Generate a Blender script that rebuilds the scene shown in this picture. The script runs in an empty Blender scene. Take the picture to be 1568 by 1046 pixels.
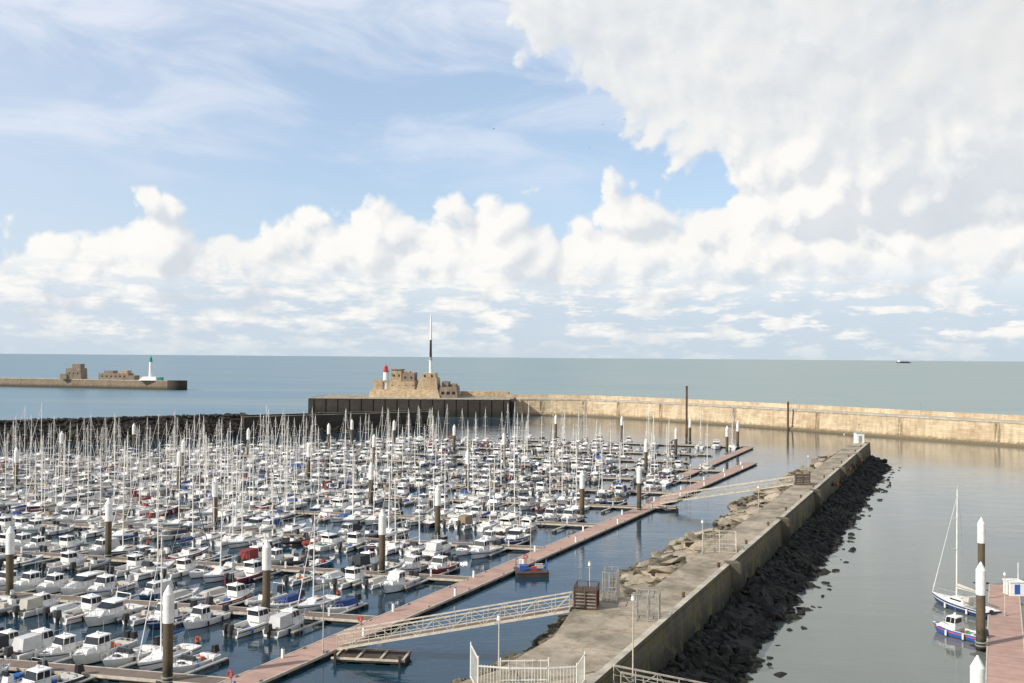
import bpy, math, random, bmesh
from mathutils import Vector, Matrix
random.seed(11)
scene=bpy.context.scene
R=math.radians
# ------------------------------------------------------------------ node helpers
class S:
    def __init__(s,nt,sock): s.nt=nt; s.s=sock
    def _m(s,op,o=None,rev=False,clamp=False):
        n=s.nt.nodes.new('ShaderNodeMath'); n.operation=op; n.use_clamp=clamp
        a,b=(s,o) if not rev else (o,s)
        for i,v in enumerate((a,b)):
            if v is None: continue
            if isinstance(v,S): s.nt.links.new(v.s,n.inputs[i])
            else: n.inputs[i].default_value=v
        return S(s.nt,n.outputs[0])
    def __add__(s,o): return s._m('ADD',o)
    __radd__=__add__
    def __sub__(s,o): return s._m('SUBTRACT',o)
    def __rsub__(s,o): return s._m('SUBTRACT',o,True)
    def __mul__(s,o): return s._m('MULTIPLY',o)
    __rmul__=__mul__
    def __truediv__(s,o): return s._m('DIVIDE',o)
    def max(s,o): return s._m('MAXIMUM',o)
    def min(s,o): return s._m('MINIMUM',o)
    def clamp(s): return s._m('ADD',0.0,clamp=True)
    def atan2(s,o): return s._m('ARCTAN2',o)
    def asin(s): return s._m('ARCSINE')
    def floor(s): return s._m('FLOOR')
    def fract(s): return s._m('FRACT')
    def _mr(s,a,b,lo,hi,kind):
        n=s.nt.nodes.new('ShaderNodeMapRange'); n.interpolation_type=kind
        s.nt.links.new(s.s,n.inputs[0])
        for i,v in enumerate((a,b,lo,hi)): n.inputs[i+1].default_value=v
        return S(s.nt,n.outputs[0])
    def smooth(s,a,b,lo=0.0,hi=1.0): return s._mr(a,b,lo,hi,'SMOOTHSTEP')
    def lin(s,a,b,lo=0.0,hi=1.0): return s._mr(a,b,lo,hi,'LINEAR')
    def curve(s,pts):
        n=s.nt.nodes.new('ShaderNodeFloatCurve'); s.nt.links.new(s.s,n.inputs['Value'])
        c=n.mapping.curves[0]
        n.mapping.use_clip=False
        c.points[0].location=pts[0]; c.points[1].location=pts[-1]
        for p in pts[1:-1]: c.points.new(*p)
        n.mapping.update()
        return S(s.nt,n.outputs[0])
def xyz(nt,v):
    n=nt.nodes.new('ShaderNodeSeparateXYZ'); nt.links.new(v,n.inputs[0]); return [S(nt,n.outputs[i]) for i in range(3)]
def comb(nt,x,y,z=0.0):
    n=nt.nodes.new('ShaderNodeCombineXYZ')
    for i,v in enumerate((x,y,z)):
        if isinstance(v,S): nt.links.new(v.s,n.inputs[i])
        else: n.inputs[i].default_value=v
    return n.outputs[0]
def noise(nt,vec,scale,detail=4,rough=0.5,dist=0.0,dim='3D'):
    n=nt.nodes.new('ShaderNodeTexNoise'); n.noise_dimensions=dim
    if vec is not None: nt.links.new(vec,n.inputs['Vector'])
    n.inputs['Scale'].default_value=scale;n.inputs['Detail'].default_value=detail;n.inputs['Roughness'].default_value=rough;n.inputs['Distortion'].default_value=dist
    return S(nt,n.outputs[0])
def voro(nt,vec,scale,detail=0,rough=0.5,feature='F1',dim='2D',out='Distance'):
    n=nt.nodes.new('ShaderNodeTexVoronoi'); n.voronoi_dimensions=dim; n.feature=feature
    nt.links.new(vec,n.inputs['Vector']); n.inputs['Scale'].default_value=scale
    n.inputs['Detail'].default_value=detail; n.inputs['Roughness'].default_value=rough
    if feature=='SMOOTH_F1': n.inputs['Smoothness'].default_value=.35
    return S(nt,n.outputs[out])
def mixc(nt,f,a,b,mode='MIX'):
    n=nt.nodes.new('ShaderNodeMix'); n.data_type='RGBA'; n.blend_type=mode; n.clamp_factor=True
    if isinstance(f,S): nt.links.new(f.s,n.inputs[0])
    else: n.inputs[0].default_value=f
    for i,v in ((6,a),(7,b)):
        if isinstance(v,(tuple,list)): n.inputs[i].default_value=(*v[:3],1)
        else: nt.links.new(v,n.inputs[i])
    return n.outputs[2]
# ------------------------------------------------------------------ materials
def newmat(name):
    m=bpy.data.materials.new(name); m.use_nodes=True; nt=m.node_tree
    return m,nt,nt.nodes['Principled BSDF']
def addbump(nt,b,h,strength,dist):
    bn=nt.nodes.new('ShaderNodeBump'); bn.inputs['Strength'].default_value=strength; bn.inputs['Distance'].default_value=dist
    nt.links.new(h.s,bn.inputs['Height']); nt.links.new(bn.outputs[0],b.inputs['Normal'])
def mat(name,col,rough=0.6,metal=0.0,scale=1.5,var=0.18,bump=0.0,bscale=None,detail=3,world=False):
    m,nt,b=newmat(name)
    if world: vec=nt.nodes.new('ShaderNodeNewGeometry').outputs['Position']
    else: vec=nt.nodes.new('ShaderNodeTexCoord').outputs['Object']
    f=noise(nt,vec,scale,detail,0.6).lin(0.3,0.7)
    c=mixc(nt,f,tuple(x*(1-var) for x in col),tuple(min(1,x*(1+var)) for x in col))
    nt.links.new(c,b.inputs['Base Color'])
    b.inputs['Roughness'].default_value=rough; b.inputs['Metallic'].default_value=metal
    if bump>0: addbump(nt,b,noise(nt,vec,bscale or scale*4,4,0.65),bump,.1)
    return m
def matrandom(name,cols,rough=0.35):
    m,nt,b=newmat(name)
    oi=nt.nodes.new('ShaderNodeObjectInfo'); r=nt.nodes.new('ShaderNodeValToRGB'); r.color_ramp.interpolation='CONSTANT'
    k=(sum(map(ord,name))%17)+3.0
    rnd=(S(nt,oi.outputs['Random'])*k).fract()
    nt.links.new(rnd.s,r.inputs[0])
    el=r.color_ramp.elements
    el[0].position=0; el[0].color=(*cols[0][1],1)
    el[1].position=cols[1][0]; el[1].color=(*cols[1][1],1)
    for p,c in cols[2:]:
        e=el.new(p); e.color=(*c,1)
    tc=nt.nodes.new('ShaderNodeTexCoord').outputs['Object']
    n=noise(nt,tc,1.3,3).lin(0.35,0.7,0.82,1.0)
    nt.links.new(mixc(nt,1.0,r.outputs[0],comb(nt,n,n,n),'MULTIPLY'),b.inputs['Base Color']); b.inputs['Roughness'].default_value=rough
    return m
M={}
M['gel']=mat('white_gelcoat',(0.76,0.755,0.73),0.35,var=0.09,scale=1.2)
M['hull']=matrandom('hull_paint',[(0,(0.80,0.79,0.77)),(0.60,(0.70,0.68,0.62)),(0.74,(0.03,0.06,0.17)),(0.79,(0.80,0.80,0.79)),(0.91,(0.26,0.03,0.03)),(0.935,(0.06,0.06,0.07)),(0.97,(0.06,0.20,0.38))],0.3)
M['accent']=matrandom('stripe_paint',[(0,(0.02,0.05,0.20)),(0.14,(0.74,0.74,0.72)),(0.45,(0.05,0.10,0.26)),(0.53,(0.40,0.03,0.02)),(0.59,(0.7,0.7,0.67)),(0.80,(0.06,0.07,0.08)),(0.93,(0.03,0.22,0.26))],0.4)
M['canvas']=matrandom('canvas_cover',[(0,(0.02,0.05,0.20)),(0.15,(0.50,0.47,0.41)),(0.38,(0.6,0.6,0.59)),(0.58,(0.03,0.035,0.045)),(0.74,(0.015,0.10,0.32)),(0.82,(0.26,0.20,0.14)),(0.95,(0.24,0.03,0.03))],0.8)
M['deck']=mat('deck_nonskid',(0.52,0.50,0.45),0.6,var=0.15,scale=3)
M['cockpit']=mat('cockpit_sole',(0.20,0.18,0.15),0.7,var=0.4,scale=3)
M['glass']=mat('tinted_glass',(0.02,0.025,0.03),0.08,var=0.2)
M['black']=mat('black_cowling',(0.018,0.018,0.02),0.35,var=0.3)
M['steel']=mat('stainless_steel',(0.5,0.5,0.5),0.3,0.5,var=0.1)
M['alu']=mat('mast_aluminium',(0.80,0.77,0.71),0.45,0.0,var=0.12)
M['tube']=matrandom('inflatable_tube',[(0,(0.28,0.29,0.30)),(0.45,(0.6,0.6,0.57)),(0.7,(0.03,0.03,0.035)),(0.88,(0.4,0.06,0.03))],0.6)
M['teak']=mat('teak',(0.26,0.15,0.08),0.7,var=0.25,scale=4)
M['anti']=mat('antifouling',(0.05,0.03,0.03),0.8,var=0.4)
M['orange']=mat('orange_plastic',(0.6,0.09,0.03),0.5,var=0.1)
M['red']=mat('red_paint',(0.48,0.03,0.02),0.45,var=0.15)
M['bluep']=mat('blue_paint',(0.03,0.10,0.36),0.5,var=0.15)
M['white']=mat('white_paint',(0.78,0.77,0.73),0.5,var=0.12,scale=1.6)
M['green']=mat('green_paint',(0.02,0.26,0.18),0.5,var=0.1)
M['galv']=mat('galvanised_steel',(0.36,0.35,0.32),0.55,0.3,var=0.25,scale=2)
M['galvw']=mat('weathered_railing',(0.52,0.47,0.38),0.6,0.0,var=0.25,scale=2)
M['rust']=mat('rusty_steel',(0.11,0.065,0.04),0.85,var=0.4,scale=1.2,bump=0.4)
M['concrete']=mat('pale_concrete',(0.42,0.38,0.31),0.85,var=0.3,scale=0.5,bump=0.4,world=True)
M['dark']=mat('dark_float_side',(0.035,0.03,0.027),0.8,var=0.3)
M['wooddk']=mat('dark_timber',(0.08,0.055,0.04),0.85,var=0.35,scale=2)
M['wfence']=mat('white_railing',(0.70,0.69,0.63),0.5,var=0.12)
def mat_planks(name,col,ang):
    m,nt,b=newmat(name); geo=nt.nodes.new('ShaderNodeNewGeometry').outputs['Position']
    x,y,z=xyz(nt,geo)
    t=x*math.cos(ang)+y*math.sin(ang)
    w=nt.nodes.new('ShaderNodeTexWhiteNoise'); w.noise_dimensions='1D'; nt.links.new((t/0.35).floor().s,w.inputs['W'])
    seg=nt.nodes.new('ShaderNodeTexWhiteNoise'); seg.noise_dimensions='1D'; nt.links.new((t/9.0).floor().s,seg.inputs['W'])
    n=noise(nt,geo,0.6,5,0.7)
    f=(S(nt,w.outputs[0])*0.3+n.lin(0.3,0.7)*0.5+S(nt,seg.outputs[0])*0.25).clamp()
    c=mixc(nt,f,tuple(v*0.62 for v in col),tuple(v*1.2 for v in col))
    gap=(t/9.0).fract().smooth(0.0,0.012,0.35,1.0)
    c=mixc(nt,1-gap,c,(0.03,0.03,0.03))
    nt.links.new(c,b.inputs['Base Color']); b.inputs['Roughness'].default_value=0.8
    return m
ANG=math.atan2(0.9,0.43)
M['planks']=mat_planks('reddish_decking',(0.43,0.28,0.225),ANG)
M['planks2']=mat_planks('grey_decking',(0.19,0.145,0.12),math.atan2(0.22,-0.98))
def mat_masonry(name,col,dark,z0,z1,bw=1.6,bh=0.6,lichen=0.0,stain=.5):
    m,nt,b=newmat(name); geo=nt.nodes.new('ShaderNodeNewGeometry').outputs['Position']
    x,y,z=xyz(nt,geo)
    v=comb(nt,x*0.75-y*0.66,z,0.0)
    br=nt.nodes.new('ShaderNodeTexBrick'); nt.links.new(v,br.inputs['Vector'])
    br.inputs['Scale'].default_value=1; br.inputs['Brick Width'].default_value=bw; br.inputs['Row Height'].default_value=bh
    br.inputs['Mortar Size'].default_value=0.03
    br.inputs['Color1'].default_value=(*[c*0.8 for c in col],1); br.inputs['Color2'].default_value=(*[c*1.12 for c in col],1)
    br.inputs['Mortar'].default_value=(*[c*0.5 for c in col],1)
    n=noise(nt,geo,0.10,7,0.7); n2=noise(nt,comb(nt,x,y,z*0.2),0.8,4,0.6)
    c=mixc(nt,n.lin(0.40,0.68)*stain,br.outputs[0],(col[0]*0.5,col[1]*0.40,col[2]*0.30))
    c=mixc(nt,n2.lin(0.5,0.75)*0.4,c,(col[0]*1.3,col[1]*1.3,col[2]*1.25))
    c=mixc(nt,n2.lin(0.5,0.3)*0.4,c,(col[0]*.42,col[1]*.38,col[2]*.33))
    zz=z+(n2-0.5)*1.6
    c=mixc(nt,zz.smooth(z1,z0),c,dark)
    if lichen:
        l=noise(nt,geo,0.35,5,0.7).smooth(0.50,0.60)*lichen
        c=mixc(nt,l,c,(0.13,0.12,0.025))
    nt.links.new(c,b.inputs['Base Color']); b.inputs['Roughness'].default_value=0.88
    addbump(nt,b,noise(nt,geo,1.2,5,0.7),.6,.15)
    return m
M['digue']=mat_masonry('weathered_sea_wall',(0.58,0.47,0.32),(0.15,0.12,0.07),0.3,1.9,2.6,.75,stain=.6)
M['jwall']=mat_masonry('jetty_masonry',(0.12,0.105,0.075),(0.018,0.018,0.012),2.6,5.2,lichen=0.6)
M['darkwall']=mat_masonry('weedy_dark_wall',(0.055,0.045,0.037),(0.02,0.02,0.014),1.0,5.0)
M['fort']=mat_masonry('fort_stone',(0.54,0.42,0.27),(0.4,0.33,0.24),-9,-8,1.2,0.5)
M['fort2']=mat_masonry('dark_and_shaded_fort_stone',(0.30,0.24,0.18),(0.2,0.2,0.2),-9,-8,1.2,0.5)  # darker fort stone; on the fort's right-hand blocks it paints in their shade
M['farpier']=mat_masonry('far_pier_stone',(0.24,0.185,0.13),(0.06,0.05,0.035),1.0,3.5)
def mat_rock(name,a,b_,c_,scale):
    m,nt,b=newmat(name); geo=nt.nodes.new('ShaderNodeNewGeometry').outputs['Position']
    n=noise(nt,geo,scale,5,.7); n2=noise(nt,geo,scale*.18,3,.6)
    c=mixc(nt,n.smooth(.38,.62),a,b_); c=mixc(nt,n2.smooth(.5,.62)*.75,c,c_)
    nt.links.new(c,b.inputs['Base Color']); b.inputs['Roughness'].default_value=.85
    addbump(nt,b,noise(nt,geo,scale*4,4,.7),.9,.15); return m
M['rockd']=mat_rock('wet_seaweed_rock',(0.006,0.006,0.005),(0.018,0.016,0.012),(0.011,0.012,0.006),.8)
M['rockb']=mat_rock('brown_rock',(0.035,0.030,0.020),(0.19,0.16,0.11),(0.075,0.07,0.03),.7)
M['rockm']=mat_rock('breakwater_rock',(0.012,0.010,0.009),(0.055,0.044,0.036),(0.03,0.028,0.02),.5)
def mat_path():
    m,nt,b=newmat('worn_promenade'); geo=nt.nodes.new('ShaderNodeNewGeometry').outputs['Position']; x,y,z=xyz(nt,geo)
    t=x*.41+y*.91; s=x*.91-y*.41
    slab=voro(nt,comb(nt,t*.3,s*.5),1.0,0,feature='F1')
    n=noise(nt,geo,.22,6,.7); n2=noise(nt,geo,1.6,5,.7)
    c=mixc(nt,n.smooth(.35,.65),(.18,.15,.105),(.40,.335,.25)); c=mixc(nt,n2.smooth(.48,.7)*.6,c,(.13,.11,.07))
    c=mixc(nt,slab.smooth(.3,.8)*.3,c,(.48,.42,.33))
    j=(t/5.0).fract().smooth(0,.02,1,0).max((s/2.4).fract().smooth(0,.03,.7,0))
    c=mixc(nt,j*.7,c,(.07,.06,.04))
    nt.links.new(c,b.inputs['Base Color']); b.inputs['Roughness'].default_value=.9; addbump(nt,b,n2,.6,.08); return m
M['path']=mat_path()
def mat_pile():
    m,nt,b=newmat('pile_steel'); tc=nt.nodes.new('ShaderNodeTexCoord').outputs['Object']; x,y,z=xyz(nt,tc)
    n=noise(nt,tc,1.5,4,0.6)
    c=mixc(nt,(z+(n-0.5)*2).smooth(1.0,2.8),(0.022,0.026,0.012),(0.10,0.075,0.045))
    c=mixc(nt,n.lin(0.45,0.7)*0.6,c,(0.15,0.10,0.06))
    nt.links.new(c,b.inputs['Base Color']); b.inputs['Roughness'].default_value=0.8
    return m
M['pile']=mat_pile()
# ------------------------------------------------------------------ mesh builder
class MB:
    def __init__(s): s.v=[];s.f=[];s.m=[];s.mats=[]; s.sm=[]
    def mi(s,k):
        if k not in s.mats: s.mats.append(k)
        return s.mats.index(k)
    def add(s,vs,fs,k,smooth=False):
        o=len(s.v); s.v+= [tuple(v) for v in vs]; i=s.mi(k)
        for f in fs: s.f.append(tuple(a+o for a in f)); s.m.append(i); s.sm.append(smooth)
    def box(s,x0,x1,y0,y1,z0,z1,k,tb=0,tf=0,ts=0,rot=0,c=(0,0)):
        vs=[(x0,y0,z0),(x1,y0,z0),(x1,y1,z0),(x0,y1,z0),(x0+tb,y0+ts,z1),(x1-tf,y0+ts,z1),(x1-tf,y1-ts,z1),(x0+tb,y1-ts,z1)]
        if rot:
            ca,sa=math.cos(rot),math.sin(rot)
            vs=[(c[0]+(x-c[0])*ca-(y-c[1])*sa,c[1]+(x-c[0])*sa+(y-c[1])*ca,z) for x,y,z in vs]
        s.add(vs,[(0,3,2,1),(4,5,6,7),(0,1,5,4),(1,2,6,5),(2,3,7,6),(3,0,4,7)],k)
    def cyl(s,p0,p1,r0,k,r1=None,n=8,caps=True,smooth=True):
        r1=r0 if r1 is None else r1
        p0=Vector(p0);p1=Vector(p1);d=(p1-p0)
        if d.length<1e-6: return
        d.normalize(); a=d.orthogonal().normalized(); b=d.cross(a)
        vs=[]
        for p,r in ((p0,r0),(p1,r1)):
            for i in range(n):
                t=2*math.pi*i/n; vs.append(p+(a*math.cos(t)+b*math.sin(t))*r)
        s.add(vs,[(i,(i+1)%n,n+(i+1)%n,n+i) for i in range(n)],k,smooth)
        if caps: s.add(vs,[tuple(range(n-1,-1,-1)),tuple(range(n,2*n))],k)
    def beam(s,p0,p1,w,h,k):
        p0=Vector(p0);p1=Vector(p1);d=(p1-p0).normalized(); u=Vector((0,0,1))
        a=d.cross(u); a=a.normalized() if a.length>1e-4 else Vector((1,0,0)); b=a.cross(d)
        vs=[]
        for p in (p0,p1):
            for sx,sy in ((-1,-1),(1,-1),(1,1),(-1,1)): vs.append(p+a*sx*w/2+b*sy*h/2)
        s.add(vs,[(3,2,1,0),(4,5,6,7),(0,1,5,4),(1,2,6,5),(2,3,7,6),(3,0,4,7)],k)
    def path(s,pts,r,k,n=6):
        for a,b in zip(pts[:-1],pts[1:]): s.cyl(a,b,r,k,n=n,caps=False)
    def mesh(s,name):
        me=bpy.data.meshes.new(name); me.from_pydata(s.v,[],s.f)
        for k in s.mats: me.materials.append(M[k])
        me.polygons.foreach_set('material_index',s.m); me.polygons.foreach_set('use_smooth',s.sm); me.update()
        return me
    def obj(s,name,loc=(0,0,0),rot=0):
        return place(s.mesh(name),name,loc,rot)
def place(me,name,loc=(0,0,0),rot=0,parent=None,scale=1):
    o=bpy.data.objects.new(name,me); o.location=loc; o.rotation_euler=(0,0,rot); o.scale=(scale,)*3
    scene.collection.objects.link(o); o.parent=parent
    return o
# ------------------------------------------------------------------ boats
def hull(mb,L,B,H,cock=(0.04,0.5),floor=0.28,fine=2.2,mh='hull',stripe='accent'):
    N=12; st=[]
    for i in range(N+1):
        t=i/N
        b=B/2*(0.86+0.14*min(1,t/0.35))*max(0.02,(1-max(0,(t-0.42)/0.58)**fine))
        zs=H*(0.80+0.32*t*t)
        x=-L/2+t*L
        rk=0.09*L*max(0,(t-0.6)/0.4)**2
        st.append((t,x,b,zs,rk))
    rings=[]
    for t,x,b,zs,rk in st:
        rings.append([(x,b,zs),(x-rk*0.2,b*0.98,zs*0.76),(x-rk*0.3,b*0.96,zs*0.62),(x-rk*0.8,b*0.86,0.08),(x-rk*1.1,b*0.8,0.0),(x-rk*1.6,0,-0.3),
                      (x-rk*1.1,-b*0.8,0.0),(x-rk*0.8,-b*0.86,0.08),(x-rk*0.3,-b*0.96,zs*0.62),(x-rk*0.2,-b*0.98,zs*0.76),(x,-b,zs)])
    km=[mh,stripe,mh,'anti','anti','anti','anti',mh,stripe,mh]
    for a,b in zip(rings[:-1],rings[1:]):
        for j in range(10): mb.add([a[j],a[j+1],b[j+1],b[j]],[(0,1,2,3)],km[j],True)
    mb.add(rings[0],[tuple(range(11))],mh)
    g=0.16
    for i in range(N):
        t0,x0,b0,z0,_=st[i]; t1,x1,b1,z1,_=st[i+1]; tm=(t0+t1)/2
        if cock[0]<tm<cock[1]:
            a0=max(0.02,b0-g);a1=max(0.02,b1-g)
            for sg in (1,-1):
                q=[(x0,sg*b0,z0),(x1,sg*b1,z1),(x1,sg*a1,z1+.02),(x0,sg*a0,z0+.02),(x0,sg*a0,floor),(x1,sg*a1,floor)]
                fs=[(0,1,2,3),(3,2,5,4)]
                if sg<0: fs=[tuple(reversed(f)) for f in fs]
                mb.add(q,fs,'gel')
            mb.add([(x0,a0,floor),(x0,-a0,floor),(x1,-a1,floor),(x1,a1,floor)],[(0,1,2,3)],'cockpit')
            if not (cock[0]<(i-0.5)/N<cock[1]): mb.add([(x0,a0,floor),(x0,-a0,floor),(x0,-a0,z0+.02),(x0,a0,z0+.02)],[(0,1,2,3)],'gel')
            if not (cock[0]<(i+1.5)/N<cock[1]): mb.add([(x1,a1,floor),(x1,-a1,floor),(x1,-a1,z1+.02),(x1,a1,z1+.02)],[(3,2,1,0)],'gel')
        else:
            mb.add([(x0,b0,z0),(x0,0,z0+.06),(x0,-b0,z0),(x1,-b1,z1),(x1,0,z1+.06),(x1,b1,z1)],[(0,1,4,5),(1,2,3,4)],'gel')
    return st
def outboard(mb,x,y,z,s=1.0,k='black'):
    mb.box(x-0.55*s,x+0.02,y-0.2*s,y+0.2*s,z+0.1,z+0.62*s,k,tb=0.12*s,tf=0.05,ts=0.05*s)
    mb.box(x-0.36*s,x-0.12*s,y-0.09*s,y+0.09*s,z-0.75,z+0.1,k)
    mb.box(x-0.12*s,x+0.1,y-0.12*s,y+0.12*s,z-0.25,z+0.05,'steel')
def bowrail(mb,st,i0=7,h=0.55,k='steel'):
    tops=[]
    for sg in (1,-1):
        row=[]
        for t,x,b,z,_ in st[i0:]:
            p=Vector((x,sg*max(0.03,b-0.06),z)); q=p+Vector((0.03,0,h)); mb.cyl(p,q,0.022,k,n=4,caps=False); row.append(q)
        tops.append(row)
    mb.path(tops[0]+tops[1][::-1],0.025,k,4)
def fenders(mb,L,B,H):
    for sg in (1,-1):
        for fx in (-0.25,0.1):
            x=fx*L; y=sg*(B/2+0.08); mb.cyl((x,y,0.15),(x,y,0.65),0.11,random.choice(['white','bluep','gel','black']),n=6)
def clutter(mb,L,B,z=.3):
    for _ in range(4):
        x=random.uniform(-.42,-.12)*L; y=random.uniform(-.3,.3)*B; a=random.uniform(.12,.25)
        mb.box(x-a,x+a,y-a,y+a,z,z+random.uniform(.15,.5),random.choice(['bluep','black','orange','teak','deck','green','black','white']),rot=random.random(),c=(x,y))
def pilothouse(L=6.2,B=2.35,H=0.85,twin=False,canopy=False):
    mb=MB(); st=hull(mb,L,B,H,(0.04,0.46))
    w=B*0.33; x0=-0.04*L; x1=0.17*L
    mb.box(x1-0.1,x1+0.2*L,-w*0.85,w*0.85,H*0.93,H+0.36,'gel',tf=0.45,ts=0.16)
    mb.box(x0,x1+0.25,-w,w,H*0.9,H+0.52,'gel',ts=0.04,tf=0.12)
    mb.box(x0+0.03,x1+0.1,-w+0.05,w-0.05,H+0.52,H+1.08,'glass',ts=0.08,tf=0.3,tb=0.03)
    for sg in (-1,1):
        for xx in (x0+0.05,(x0+x1)/2,x1-0.02): mb.beam((xx,sg*(w-0.04),H+0.5),(xx-0.08*(xx>0),sg*(w-0.11),H+1.09),0.06,0.04,'gel')
    mb.box(x0-0.15,x1-0.14,-w+0.05,w-0.05,H+1.08,H+1.17,'gel',ts=0.06,tf=0.1,tb=0.05)
    mb.cyl((x0+0.3,0.2,H+1.17),(x0+0.2,0.2,H+2.5),0.018,'steel',n=4)
    mb.cyl((x0+0.5,-0.2,H+1.17),(x0+0.5,-0.2,H+1.4),0.12,'white',n=8)
    mb.box(x1+.18*L,x1+.27*L,-.2,.2,H*1.0,H+.12,'glass')
    if canopy: mb.box(-L*0.42,x0-0.02,-w,w,H*0.9,H+1.0,'canvas',ts=0.15,tb=0.25)
    else: mb.box(-L*0.42,-L*0.36,-w,w,0.3,0.75,'deck'); clutter(mb,L,B)
    if twin:
        outboard(mb,-L/2,0.35,H*0.75,1.1); outboard(mb,-L/2,-0.35,H*0.75,1.1)
    else: outboard(mb,-L/2,0,H*0.75,1.2,random.choice(['black','black','steel']))
    bowrail(mb,st); fenders(mb,L,B,H); return mb
def runabout(L=5.4,B=2.2,H=0.75,cover=False):
    mb=MB(); st=hull(mb,L,B,H,(0.04,0.56))
    if cover:
        w=B*0.43
        mb.box(-L*0.45,0.1*L,-w,w,H*0.78,H+0.38,'canvas',tb=0.4,tf=0.25,ts=0.5)
        mb.box(0.1*L-0.25,0.22*L,-w*0.9,w*0.9,H*0.8,H+0.36,'canvas',tf=0.7,ts=0.45)
    else:
        w=B*0.38
        mb.box(0.04*L,0.18*L,-w,w,H*0.85,H+0.12,'gel',ts=0.1,tf=0.2)
        mb.box(0.035*L,0.12*L,-w+0.02,w-0.02,H+0.12,H+0.52,'glass',tb=0.18,tf=0.1,ts=0.12)
        for sy in (-0.45,0.45): mb.box(-0.08*L,0.0,sy-0.24,sy+0.24,0.3,0.95,random.choice(['gel','deck','canvas']),tb=0.05)
        mb.box(-L*0.42,-L*0.35,-w,w,0.3,0.7,'gel'); clutter(mb,L,B)
    mb.box(0.2*L,0.27*L,-0.28,0.28,H+0.04,H+0.14,'glass')
    outboard(mb,-L/2,0,H*0.75,1.2); bowrail(mb,st,8,0.4); fenders(mb,L,B,H); return mb
def console_rib(L=5.6,B=2.4):
    mb=MB(); pts=[]
    for sg in (1,-1):
        row=[(-L/2,sg*(B/2-.25),0.42)]
        for i in range(8):
            t=i/7; row.append((-L/2+0.35+t*(L-0.5),sg*(B/2-.25)*(max(0,1-max(0,(t-.5)/.5)**2.3)),0.42+0.3*t*t))
        pts.append(row)
    for row in pts:
        for a,b in zip(row[:-1],row[1:]): mb.cyl(a,b,0.25,'tube',n=8)
        mb.cyl(row[0],Vector(row[0])+Vector((-0.35,0,0)),0.25,'tube',0.08,n=8)
    mb.box(-L/2,L*0.25,-B/2+.35,B/2-.35,-0.1,0.33,'cockpit',tf=0.3)
    mb.box(-0.2,0.45,-0.35,0.35,0.33,1.15,'gel',tf=0.2,ts=0.05); mb.box(0.1,0.42,-0.33,0.33,1.15,1.5,'glass',tb=0.15,tf=0.05,ts=.05)
    mb.box(-1.1,-0.6,-0.4,0.4,0.33,0.95,'canvas')
    outboard(mb,-L/2,0,0.55,1.35)
    mb.path([(-L/2+.3,.7,.5),(-L/2+.2,.6,1.7),(-L/2+.2,-.6,1.7),(-L/2+.3,-.7,.5)],0.03,'steel',5)
    return mb
def cruiser(L=8.2,B=2.9,H=1.15):
    mb=MB(); st=hull(mb,L,B,H,(0.05,0.38),0.45)
    w=B*0.37
    mb.box(0.12*L,0.34*L,-w*0.9,w*0.9,H*0.9,H+0.4,'gel',tf=1.0,ts=0.25)
    mb.box(-0.12*L,0.17*L,-w,w,H*0.9,H+0.45,'gel',ts=0.05,tf=0.2)
    mb.box(-0.11*L,0.155*L,-w+.06,w-.06,H+0.45,H+0.95,'glass',ts=0.12,tf=0.7,tb=0.02)
    mb.box(-0.2*L,0.07*L,-w+.04,w-.04,H+0.95,H+1.08,'gel',ts=0.08,tf=0.2,tb=.1)
    if random.random()<.5: mb.box(-0.42*L,-0.13*L,-w,w,H*0.9,H+1.0,'canvas',tb=0.5,ts=0.12)
    else: mb.path([(-.2*L,w,H),(-.24*L,w,H+1.5),(-.24*L,-w,H+1.5),(-.2*L,-w,H)],0.06,'gel',5); clutter(mb,L,B,.46)
    mb.box(-L/2-0.5,-L/2+.02,-B*.38,B*.38,0.2,0.3,'teak')
    mb.cyl((-.1*L,0,H+1),(-.12*L,0,H+2.4),0.03,'white',n=5); bowrail(mb,st,6,.6); fenders(mb,L,B,H); return mb
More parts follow.
